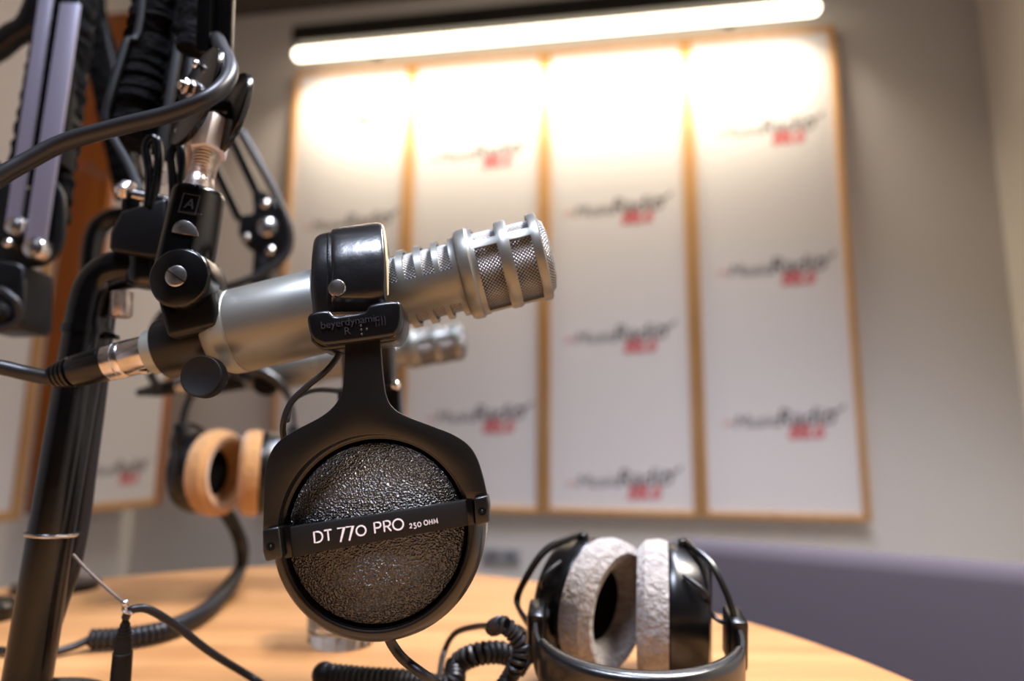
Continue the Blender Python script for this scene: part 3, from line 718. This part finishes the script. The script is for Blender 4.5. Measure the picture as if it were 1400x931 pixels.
# earcup
CY = .350; c = S(514, 727, CY); q = ppm(CY, 727)
mb = MB(); mb.lathe(M['yoke'], c, c+VY, [(.006, 122*q), (.003, 126*q), (.0005, 128*q), (0, 130*q), (0, 134*q), (.0012, 140*q), (.004, 145*q), (.009, 148*q), (.018, 148.5*q), (.026, 146*q), (.030, 138*q), (.030, 0)], 96, cap=False); cupo = mb.build('cup_shell', t)
mb = MB(); mb.lathe(M['dial'], c + VY*.001, c+VY, [(-.0115 + .0118*(k/14)**2, 120*q*k/14) for k in range(15)] + [(.0015, 121*q), (.008, 121*q)], 96, cap=False); mb.build('dial', t)
mb = ring(MB(), M['gloss'], c + VY*.0012, VY, 128*q, .0009, 96); mb.build('chrome_groove', cupo)
c2 = c + VY*.030
mb = MB()
for g_ in range(1):
    prof = [(-.001, 120*q), (0, 136*q), (.003, 146*q), (.009, 149*q), (.016, 146*q), (.021, 136*q), (.023, 120*q), (.021, 100*q), (.012, 88*q), (0, 86*q)]
    mb.lathe(M['velour_dark'], c2, c2+VY, prof, 128, cap=False)
mb.build('ear_pad', t)
# name bar across the cup
by_ = CY-.0128
mb = MB(); mb.pp(M['matte'], [(387, 722), (644, 683), (648, 717), (391, 763)], by_, .0155, .0007, 2); nb = mb.build('name_bar', t)
mb = MB(); mb.pp(M['gloss'], [(385, 720), (396, 718.5), (400, 762), (389, 764)], by_-.0006, .0165, .0006); mb.build('end_clip', nb); mb = MB(); mb.pp(M['gloss'], [(636, 683), (646, 681.5), (649.5, 717.5), (640, 719)], by_-.0006, .0165, .0006); mb.build('end_clip', nb)
# lettering, drawn as thin pen strokes
ang = math.atan2(40, 257); k3 = ppm(by_, 722)
def arc(cx, cy, rx, ry, a0, a1, n=16): return [(cx+rx*math.cos(R(a0+(a1-a0)*k/n)), cy+ry*math.sin(R(a0+(a1-a0)*k/n))) for k in range(n+1)]
GL = {
 'D': (.82, [[(0, 0), (0, 1), (.3, 1)] + arc(.3, .5, .5, .5, 90, -90)[1:] + [(0, 0)]]),
 'T': (.72, [[(0, 1), (.72, 1)], [(.36, 1), (.36, 0)]]),
 '7': (.68, [[(0, 1), (.68, 1), (.2, -.3)]]),
 '0': (.92, [arc(.46, .46, .46, .46, 0, 360, 28)]),
 'P': (.62, [[(0, 0), (0, 1), (.34, 1)] + arc(.34, .74, .28, .26, 90, -90)[1:] + [(0, .48)]]),
 'R': (.66, [[(0, 0), (0, 1), (.34, 1)] + arc(.34, .74, .28, .26, 90, -90)[1:] + [(0, .48)], [(.3, .48), (.64, 0)]]),
 'O': (1.02, [arc(.51, .5, .51, .5, 0, 360, 28)]),
 '2': (.6, [arc(.28, .6, .28, .3, 160, -35) + [(0, 0), (.6, 0)]]),
 '5': (.6, [[(.55, .9), (.12, .9), (.08, .42)] + arc(.24, .12, .34, .34, 100, -140)]),
 'H': (.78, [[(0, 0), (0, 1)], [(.78, 0), (.78, 1)], [(0, .5), (.78, .5)]]),
 'M': (1.0, [[(0, 0), (.14, 1), (.5, .25), (.86, 1), (1.0, 0)]])}
def letter(mb, ch, x, y, h, wpx, kx=1):
    o = S(x, y, by_-.0001); wd, st_ = GL[ch]
    ex = Vector((math.cos(ang), 0, math.sin(ang))); ez = Vector((-math.sin(ang), 0, math.cos(ang)))
    for s_ in st_: mb.ribbon(M['white'], [o + ex*(a*h*k3*kx) + ez*(b_*h*k3) for a, b_ in s_], wpx*k3, -VY, .00025)
def bl_(x): return 742 - (x-430)*.156
mb = MB()
for ch, x in (('D', 430.5), ('T', 444.5), ('7', 462.5), ('7', 474.5), ('0', 488), ('P', 513), ('R', 526), ('O', 538)): letter(mb, ch, x, bl_(x), 14, 1.9)
for ch, x in (('2', 560.6), ('5', 566.2), ('0', 571.4), ('O', 580.2), ('H', 587.4), ('M', 593.6)): letter(mb, ch, x, bl_(x)+(.2 if ch in '250' else -.6), 6.2, 1.0, .8)
mb.build('lettering', nb)
# little cables and the far side
mb = MB(); mb.tube(M['rubber'], smooth([S(466, 478, .352), S(460, 490, .352), S(445, 508, .351), S(418, 530, .350), S(398, 550, .349), S(388, 575, .349), S(388, 598, .352), S(398, 625, .357)], 8), 4.2*ppm(.35), 12); mb.build('side_wire', t)
mb = MB(); mb.tube(M['rubber'], smooth([S(392, 575, .38), S(396, 555, .39), S(410, 540, .41), S(435, 533, .44), S(470, 536, .47), S(485, 545, .485)], 8), .0017, 12); mb.build('side_wire', t)
mb = MB(); mb.pp(M['plastic'], [(460, 530), (546, 524), (548, 575), (540, 588), (470, 595), (462, 585)], .488, .016, .002, 3); mb.build('slider_block', t)
mb = MB(); mb.ball(M['chrome'], S(541, 527, .487), .004); mb.build('end_screw', t)
mb = MB(); mb.pp(M['yoke'], [(480, 585), (530, 580), (534, 640), (600, 690), (600, 730), (580, 735), (560, 700), (510, 672), (460, 700), (450, 740), (425, 740), (430, 690), (484, 640)], .497, .003, .0006); mb.build('yoke', t)
cf = S(512, 735, .488)
mb = MB(); mb.lathe(M['yoke'], cf, cf+VY, [(0, 0), (0, .05), (.004, .0515), (.018, .0515), (.026, .045), (.028, 0)], 64); mb.build('cup_shell', t)
mb = MB(); mb.lathe(M['velour_dark'], cf - VY*.022, cf+VY, [(.022, .05), (.014, .052), (.004, .05), (0, .044), (.004, .034), (.022, .03)], 64, cap=False); mb.build('ear_pad', t)
mb = MB(); mb.tube(M['rubber'], smooth([S(530, 868, .36), S(538, 884, .362), S(556, 905, .362), S(598, 935, .368), T(640, 962, .757), T(650, 985, .757), T(600, 1010, .757)], 8), 7*ppm(.36, 900), 14); mb.build('cable', t)

# ------------------------------------------------------------------ generic headphones (cups on X, headband towards -Y, strip width on Z)
def make_headphones(root, X, pad, toeL, toeR, ytoeL, ytoeR, half=.066, gap=.0145, band=.125, swing='Z'):
    def V(*p): return X @ Vector(p)
    rx = X.to_3x3()
    U = []
    for k in range(37):
        a = math.pi*k/36; U.append(Vector((-half*math.cos(a)*(1+.08*math.sin(a)), -.038 - (band-.038)*math.sin(a)**.8, 0)))
    mb = MB(); mb.strip(M['matte'], [X @ p for p in U], rx @ VZ, [.025]*37, [.004]*37, 5, 24); mb.build('headband', root)
    mid = U[6:31]; mb = MB()
    mb.strip(M['leather'], [X @ p for p in mid], rx @ VZ, .033, [.013 - .006*abs((i-12)/12)**4 for i in range(25)], 3.6, 28); mb.build('headband_pad', root)
    for sg, toe, yt in ((-1, toeL, ytoeL), (1, toeR, ytoeR)):
        mb = MB(); mb.box(M['plastic'], (sg*half, -.040, 0), (.012, .028, .034), .003, X=X); mb.build('slider_block', root)
        C = Matrix.Translation((sg*gap, 0, 0)) @ Matrix.Rotation(sg*toe*(1 if swing == 'Z' else -1), 4, swing)          # cup frame: local x points outwards times sg
        Q = X @ C
        o = Vector((0, 0, 0)); ax = Vector((sg, 0, 0))
        mb = MB(); mb.lathe(pad, o - ax*.012, o + ax, [(.022, .0475), (.016, .049), (.006, .0475), (.0005, .041), (.002, .034), (.010, .027), (.022, .025)], 64, X=Q, cap=False); mb.build('ear_pad', root)
        mb = MB(); mb.lathe(M['foam'], o + ax*.006, o + ax, [(0, 0), (0, .03)], 32, X=Q, cap=False); mb.build('driver_cover', root)
        mb = MB(); mb.lathe(M['plastic'], o, o + ax, [(.010, .046), (.012, .047), (.016, .0465), (.03, .045), (.036, .042), (.038, .036), (.038, 0)], 64, X=Q, cap=False); mb.build('cup_shell', root)
        mb = MB(); mb.box(M['matte'], ax*.0385, (.004, .012, .074), .001, X=Q); mb.build('name_bar', root)
        # yoke: stem from the slider, two arms to the cup's upper and lower pivots
        Y_ = X @ (Matrix.Translation((sg*gap, 0, 0)) @ Matrix.Rotation(sg*yt*(1 if swing == 'Z' else -1), 4, swing))
        xo = sg*.042
        for s2 in (1, -1):
            px = [Vector((sg*.023, .002, s2*.0488)), Vector((sg*.025, -.013, s2*.0488)), Vector((sg*.032, -.032, s2*.044)), Vector((sg*.038, -.046, s2*.028)), Vector((xo, -.053, s2*.009))]
            pts = [Y_ @ p for p in px] + [X @ Vector((sg*half, -.052, s2*.004))]
            mb = MB(); mb.strip(M['yoke'], smooth(pts, 6), (Y_.to_3x3() @ VX), .0035, .0055, 4, 12); mb.build('yoke_arm', root)
            mb = MB(); a = Vector((sg*.022, .001, s2*.0445)); mb.bar(M['satin'], Y_ @ a, Y_ @ Vector((sg*.022, .001, s2*.0505)), .007, .007, Y_.to_3x3() @ VY, .0012); mb.build('pivot', root)
        w_ = [X @ Vector((sg*half, -.046, .016)), X @ Vector((sg*half*.9, -.036, .008)), Y_ @ Vector((sg*.03, -.035, .012)), Y_ @ Vector((sg*.024, -.046, .03)), Q @ Vector((sg*.02, -.03, .038))]
        mb = MB(); mb.tube(M['rubber'], smooth(w_, 6), .0016, 10); mb.build('side_wire', root)

# headphones lying on the table, lower right
hc = P(862, 840, .50); hc.z = TZ + .0515
t = thing('headphones', Vector((hc.x, hc.y, TZ)), 'headphones with worn silver velour pads lying on the table, lower right', 'headphones', 'studio headphones')
X = Matrix.Translation(hc) @ Matrix.Rotation(R(-6), 4, 'Z') @ Matrix.Rotation(R(13), 4, 'X')
make_headphones(t, X, M['velour'], R(34), R(-6), R(34), R(8), half=.066, gap=.017, band=.118)
# its coiled lead
mb = MB(); mb.tube(M['rubber'], coil([T(674, 858, .797), T(688, 854, .803), T(702, 866, .798), T(712, 885, .79), T(706, 908, .78), T(694, 930, .768), T(670, 965, .758)], .0042, .0036), .0017, 7); mb.build('coiled_lead', t)
mb = MB(); mb.tube(M['rubber'], smooth([T(678, 858, .797), T(655, 856, .79), T(622, 866, .78), T(606, 895, .765), T(600, 935, .757)], 8), .0022, 10); mb.build('lead', t)
# second coiled lead on the table
mb = MB(); mb.tube(M['rubber'], coil([T(443, 922, .758), T(500, 928, .758), T(560, 932, .758), T(615, 940, .758), T(624, 910, .766), T(650, 895, .775), T(690, 893, .775), T(722, 912, .766)], .0058, .0042), .0023, 7)
mb.ball(M['rubber'], T(443, 922, .758), .0085)
tag(mb.build('coiled_cable'), 'black coiled cable on the table below the round earcup', 'cable')

# ------------------------------------------------------------------ jack cable hanging from a wire by the pole
t = thing('jack_cable', P(165, 960, .42), 'black cable with hanging jack socket tied up beside the pole', 'cable')
sp = P(172, 842, .42)
bot = P(163, 952, .42); bot.z = max(bot.z, TZ+.001)
ax = (bot-sp).normalized(); L = (bot-sp).length
mb = MB(); kq = .42/FPX
prof = [(0, 0), (0, 3*kq), (.004, 5*kq)]
for i in range(4): prof += [(.005+i*.002, (6.5+i*1.1)*kq), (.0062+i*.002, (6.5+i*1.1)*kq), (.0064+i*.002, (5.4+i*1.1)*kq), (.0068+i*.002, (5.4+i*1.1)*kq)]
prof += [(.015, 10.5*kq), (.022, 11.5*kq), (.0225, 12.5*kq), (L, 13.5*kq), (L, 0)]
mb.lathe(M['matte'], sp, bot, prof, 28); mb.build('jack_socket', t)
mb = MB(); mb.tube(M['rubber'], smooth([sp + VZ*-.001, P(176, 836, .419), P(186, 832, .42), P(205, 834, .424), P(240, 855, .435), P(290, 893, .45), P(350, 930, .47), T(400, 965, .755), T(470, 1000, .755), T(560, 1020, .755)], 10), 5.6*kq, 14); mb.build('cable', t)
tw = tag(MB().tube(M['wire'], smooth([P(100, 758, .43), P(118, 778, .428), P(150, 808, .424), P(170, 824, .42)], 6), .0009, 8).build('tether_wire'), 'thin wire from the pole holding up the jack cable', 'wire')
mb = MB()
ring(mb, M['chrome'], P(172, 829, .4185), RT + FW*.6, .0032, .0009, 20); ring(mb, M['chrome'], P(176, 834, .4185), RT*.5 + UP, .0034, .0009, 20)
mb.ball(M['chrome'], P(171, 825, .417), .0024)
mb.build('clasp', t)

# ------------------------------------------------------------------ second boom, left, cut by the frame edge
LY = .60; lw = ppm(LY, 200)
kb0 = T(-14, 848); 
t = LB = thing('boom_arm', kb0, 'black boom arm with grey bars and two bolts at left photo edge', 'boom arm', 'microphone boom arms')
LE = S(140, -420, LY+.02)
def barline(m, a, b_, w_, th, Y, nm='rail', Yb=None, cut=0):
    mb = MB(); mb.bar(m, S(a[0], a[1], Y), S(b_[0], b_[1], Yb or Y), w_*lw, th, VX, .0012); return mb.build(nm, t)
barline(M['bar'], (47, 345), (97, 5), 27, .004, LY-.02)
barline(M['bar'], (17, 315), (72, -60), 19, .004, LY-.015)
barline(M['bar'], (112, 28), (128, -80), 15, .004, LY+.01)
barline(M['satin'], (97, 30), (140, -260), 22, .006, LY+.0)
mb = sleeve(MB(), S(66, 300, LY+.008), S(112, -40, LY+.012), .017, 40, 11); mb.build('spring_sleeve', t)
mb = sleeve(MB(), S(30, 250, LY+.012), S(84, -60, LY+.02), .013, 40, 12); mb.build('spring_sleeve', t)
mb = MB(); mb.bar(M['satin'], S(88, 230, LY+.0), S(128, -60, LY+.02), .007, .02, VX, .001); mb.build('rail', t)
mb = MB(); mb.bar(M['satin'], S(100, -30, LY+.03), LE, .04, .02, VX, .004); mb.build('rail', t)
mb = MB(); mb.pp(M['satin'], [(-10, 215), (12, 250), (30, 262), (62, 240), (84, 262), (86, 310), (80, 340), (60, 360), (36, 364), (5, 358), (-25, 340), (-30, 270)], LY-.012, .006, .0012, 2, n=4); mb.build('end_plate', t)
for x, y, q in ((17, 307, 13), (43, 337, 14.5), (8, 331, 6.5)):
    c = S(x, y, LY-.0255); mb = MB(); mb.lathe(M['chrome'], c, c+VY, [(0, 0), (0, q*.45*lw), (.0006, q*.55*lw), (.0015, q*.9*lw), (.003, q*lw), (.014, q*lw), (.014, 0)], 24); mb.build('bolt', t)
mb = MB(); mb.pp(M['satin'], [(-30, 350), (24, 358), (34, 365), (32, 440), (24, 450), (-30, 452)], LY-.02, .04, .004, 3); mb.build('swivel_barrel', t)
mb = MB(); mb.tube(M['rubber'], smooth([S(-40, 400, LY-.035), S(0, 396, LY-.035), S(22, 412, LY-.035), S(26, 432, LY-.03), S(16, 445, LY-.03), S(-10, 452, LY-.03), S(-60, 462, LY-.03)], 8), 4.5*lw, 12); mb.build('cable', t)
mb = MB(); mb.ball(M['matte'], S(-6, 427, LY-.03), 15*lw); mb.build('clamp_knob', t)
pk = kb0 + Vector((-.02, 0, 0))
mb = MB(); mb.tube(M['gloss'], smooth([pk + VZ*.004, pk + Vector((-.03, 0, .25)), pk + Vector((-.07, 0, .42)), pk + Vector((-.09, 0, .47))], 8), .013, 20); mb.build('pole', t)
mb = MB(); mb.lathe(M['gloss'], pk, pk+VZ, [(0, 0), (0, .038), (.012, .038), (.016, .034), (.02, .018), (.03, .017), (.03, 0)], 36); mb.build('base_flange', t)
mb = MB(); mb.strip(M['satin'], smooth([pk + Vector((-.09, 0, .46)), S(-60, 110, LY+.06), S(10, 55, LY+.06), S(60, -20, LY+.05), LE], 6), VY, .02, .022, 4, 14); mb.build('lower_arm', t)
mb = MB(); mb.lathe(M['satin'], LE - VY*.035, LE + VY, [(0, 0), (0, .03), (.06, .03), (.06, 0)], 24); mb.build('elbow', t)

# ------------------------------------------------------------------ third boom, behind, with its microphone and headphones
GY = .84; gw = ppm(GY, 400)
gp = [S(82, 760, GY), S(108, 560, GY), S(120, 440, GY), S(128, 330, GY), S(150, 300, GY), S(178, 296, GY)]
dg = (gp[0]-gp[1]).normalized(); gf = gp[0] + dg*((TZ+.004-gp[0].z)/dg.z)
t = GB = thing('boom_arm', Vector((gf.x, gf.y, TZ)), 'blurred black boom arm behind the front one, with round bolted joint', 'boom arm', 'microphone boom arms')
mb = MB(); mb.tube(M['gloss'], [gf] + smooth(gp, 6), .0125, 20); mb.build('pole', t)
mb = MB(); mb.lathe(M['gloss'], Vector((gf.x, gf.y, TZ)), Vector((gf.x, gf.y, 2)), [(0, 0), (0, .045), (.008, .045), (.014, .018), (.014, 0)], 32); mb.build('base_flange', t)
GE = S(95, -250, GY)
mb = sleeve(MB(), S(178, 250, GY), S(128, 30, GY), .019, 36, 21); mb.build('spring_sleeve', t)
mb = sleeve(MB(), S(128, 30, GY), GE, .017, 30, 22); mb.build('spring_sleeve', t)
mb = MB(); mb.bar(M['satin'], S(165, 275, GY-.01), S(112, 30, GY-.01), .009, .008, VX, .001); mb.build('rail', t)
mb = MB(); mb.bar(M['satin'], S(192, 275, GY-.01), S(140, 30, GY-.01), .009, .008, VX, .001); mb.build('rail', t)
mb = MB(); mb.lathe(M['satin'], GE - VY*.03, GE + VY, [(0, 0), (0, .03), (.06, .03), (.06, 0)], 24); mb.build('elbow', t)
for a in ((354, 268), (328, 300)):
    mb = MB(); b_ = S(a[0]-250, a[1]-535, GY); mb.bar(M['satin'], S(a[0], a[1], GY), b_, 11.5*gw, .012, VX, .0015); mb.build('rail', t)
mb = MB(); mb.pp(M['satin'], [(345, 262), (362, 262), (380, 282), (392, 305), (396, 330), (388, 345), (366, 352), (340, 340), (326, 320), (330, 295), (346, 290)], GY-.012, .018, .002, 3, n=4); mb.build('end_plate', t)
for x, y, q in ((364, 309, 13), (360, 277, 6.5), (334, 323, 6), (367, 341, 6.5)):
    c = S(x, y, GY-.018); mb = MB(); mb.lathe(M['chrome'], c, c+VY, [(0, 0), (.0005, q*.6*gw), (.003, q*gw), (.008, q*gw), (.008, 0)], 24); mb.build('bolt', t)
mb = MB(); mb.bar(M['satin'], S(362, 345, GY), S(352, 470, GY), .022, .022, VX, .004); mb.build('swivel_barrel', t)
mb = MB(); c = S(352, 470, GY-.02); mb.lathe(M['gloss'], c, c+VY, [(0, 0), (0, .02), (.04, .02), (.04, 0)], 32); mb.build('hinge_disc', t)
def gax(x, Y=GY): return S(x, 519 - .16*(x-300), Y)
ga, gb = gax(283, GY), gax(636, GY-.01)
gL = (gb-ga).length/(752-210); gu = 25.5*gw/59
def gm(x): return ga + (gb-ga).normalized()*((x-210)*gL)
mb = MB(); mb.lathe(M['satin'], gm(226), gm(302), [(0, 31.5*gu), (0, 42*gu), ((302-226)*gL, 42*gu), ((302-226)*gL, 37*gu)], 40); mb.build('clamp_ring', t)
mb = MB(); mb.bar(M['satin'], S(352, 470, GY), gm(270) + VZ*38*gu, .018, .018, VX, .003); mb.build('swivel_neck', t)
mb = MB(); c = S(362, 524, GY-.045); mb.lathe(M['matte'], c, c+VY, [(0, 0), (0, .014), (.012, .014), (.012, .005), (.04, .005)], 24); mb.build('clamp_knob', t)
t = thing('studio_microphone', gax(460), 'blurred silver microphone farther back, its grille showing below the front one', 'microphone', 'studio microphones')
make_mic(t, ga, gb, gu, .5)
t = thing('microphone_cable', gm(140), 'blurred black microphone cable curling from the round joint behind the front microphone', 'cable')
mb = MB(); mb.lathe(M['chrome'], gm(0), gm(1), [(x*gL, r_*gu) for x, r_ in ((150, 0), (150, 25), (207, 25), (207, 0))], 28); mb.build('plug_barrel', t)
mb = MB(); mb.lathe(M['plastic'], gm(0), gm(1), [(x*gL, r_*gu) for x, r_ in ((78, 0), (78, 14), (105, 22), (150, 24), (150, 0))], 28); mb.build('plug_boot', t)
mb = MB(); mb.tube(M['rubber'], smooth([S(330, 180, GY-.03), S(372, 255, GY-.03), S(395, 310, GY-.03), S(392, 345, GY-.03), S(365, 370, GY-.035), S(325, 388, GY-.04), S(270, 402, GY-.04), S(222, 430, GY-.04), S(206, 470, GY-.04), S(206, 510, GY-.03), S(215, 530, GY-.02), gm(70), gm(80)], 8), 5.4*gw, 12); mb.build('cable', t)
# its headphones
hc = P(322, 646, .775)
hk = hc + VZ*.1085
mb = MB(); mb.tube(M['satin'], [hk - VY*.022 + VZ*.006, hk - VY*.02, Vector((hk.x, GY-.03, hk.z)), Vector((hk.x, GY-.005, hk.z+.006))], .0035, 10); mb.build('headphone_hook', GB)
t = thing('headphones', hc, 'blurred headphones with tan velour pads hanging farther back at left', 'headphones', 'studio headphones')
X = Matrix.Translation(hc) @ Matrix.Rotation(R(14), 4, 'Z') @ Matrix.Rotation(R(-90), 4, 'X') @ Matrix.Rotation(R(0), 4, 'Z')
make_headphones(t, X, M['velour_tan'], R(25), R(4), R(20), R(8), half=.06, gap=.017, band=.118, swing='Y')
mb = MB(); hp_ = [P(302, 692, .78), P(318, 715, .80), P(330, 745, .825), T(330, 772, .7595), T(315, 800, .7595), T(285, 832, .7595), T(235, 858, .7595), T(180, 870, .7595), T(122, 874, .7595)]
mb.tube(M['rubber'], coil(hp_, .0058, .0046), .0025, 7); mb.build('coiled_lead', t)
mb = MB(); mb.tube(M['rubber'], smooth([T(122, 874, .7595), T(100, 884, .756), T(70, 892, .7545), T(30, 892, .7545), T(-30, 885, .7545), T(-90, 870, .7545)], 8), .003, 10); mb.build('lead', t)

# ------------------------------------------------------------------ light
def area(name, loc, size, power, col, rot=(0, 0, 0), sy_=None):
    l = bpy.data.lights.new(name, 'AREA'); l.energy = power; l.color = col; l.shape = 'RECTANGLE'; l.size = size; l.size_y = sy_ or size
    o = bpy.data.objects.new(name, l); COL.objects.link(o); o.location = loc; o.rotation_euler = rot; return o
for loc, pw, tint, sx, sy2, sp in (((.45, 1.0, CEIL-.03), 30, (.76, .82, 1.0), .3, 1.1, 100),      # above the far end of the table
                                   ((-.42, -.48, CEIL-.03), 48, (.74, .81, 1.0), .6, .6, 106),     # above the near end of the table
                                   ((.8, .3, CEIL-.03), 38, (1., .9, .78), .3, .6, 104)):          # towards the right wall
    o = area('ceiling_light', loc, sx, pw, tint, (0, 0, R(9.5)), sy2); o.data.spread = R(sp)
# the long lamp's lens throws its light down the boards
o = area('linear_lamp_light', wp((s0_l+s1_l)/2, WALL-.2+.005, 2.588), 2.08, 19, (1, .86, .64), sy_=.05); o.data.spread = R(125)
zz = -(Nd*.42 - VZ*.9).normalized(); o.rotation_euler = Matrix((Wd, zz.cross(Wd), zz)).transposed().to_euler()
w = bpy.data.worlds.new('world'); SC.world = w; w.use_nodes = True
w.node_tree.nodes['Background'].inputs[0].default_value = (.5, .46, .42, 1); w.node_tree.nodes['Background'].inputs[1].default_value = .05
vs = SC.view_settings; vs.view_transform = 'Standard'; vs.look = 'None'; vs.gamma = 1; vs.use_curve_mapping = False; vs.exposure = 0
try:
    SC.cycles.use_denoising = True; SC.cycles.max_bounces = 8; SC.cycles.sample_clamp_indirect = 6
except Exception: pass
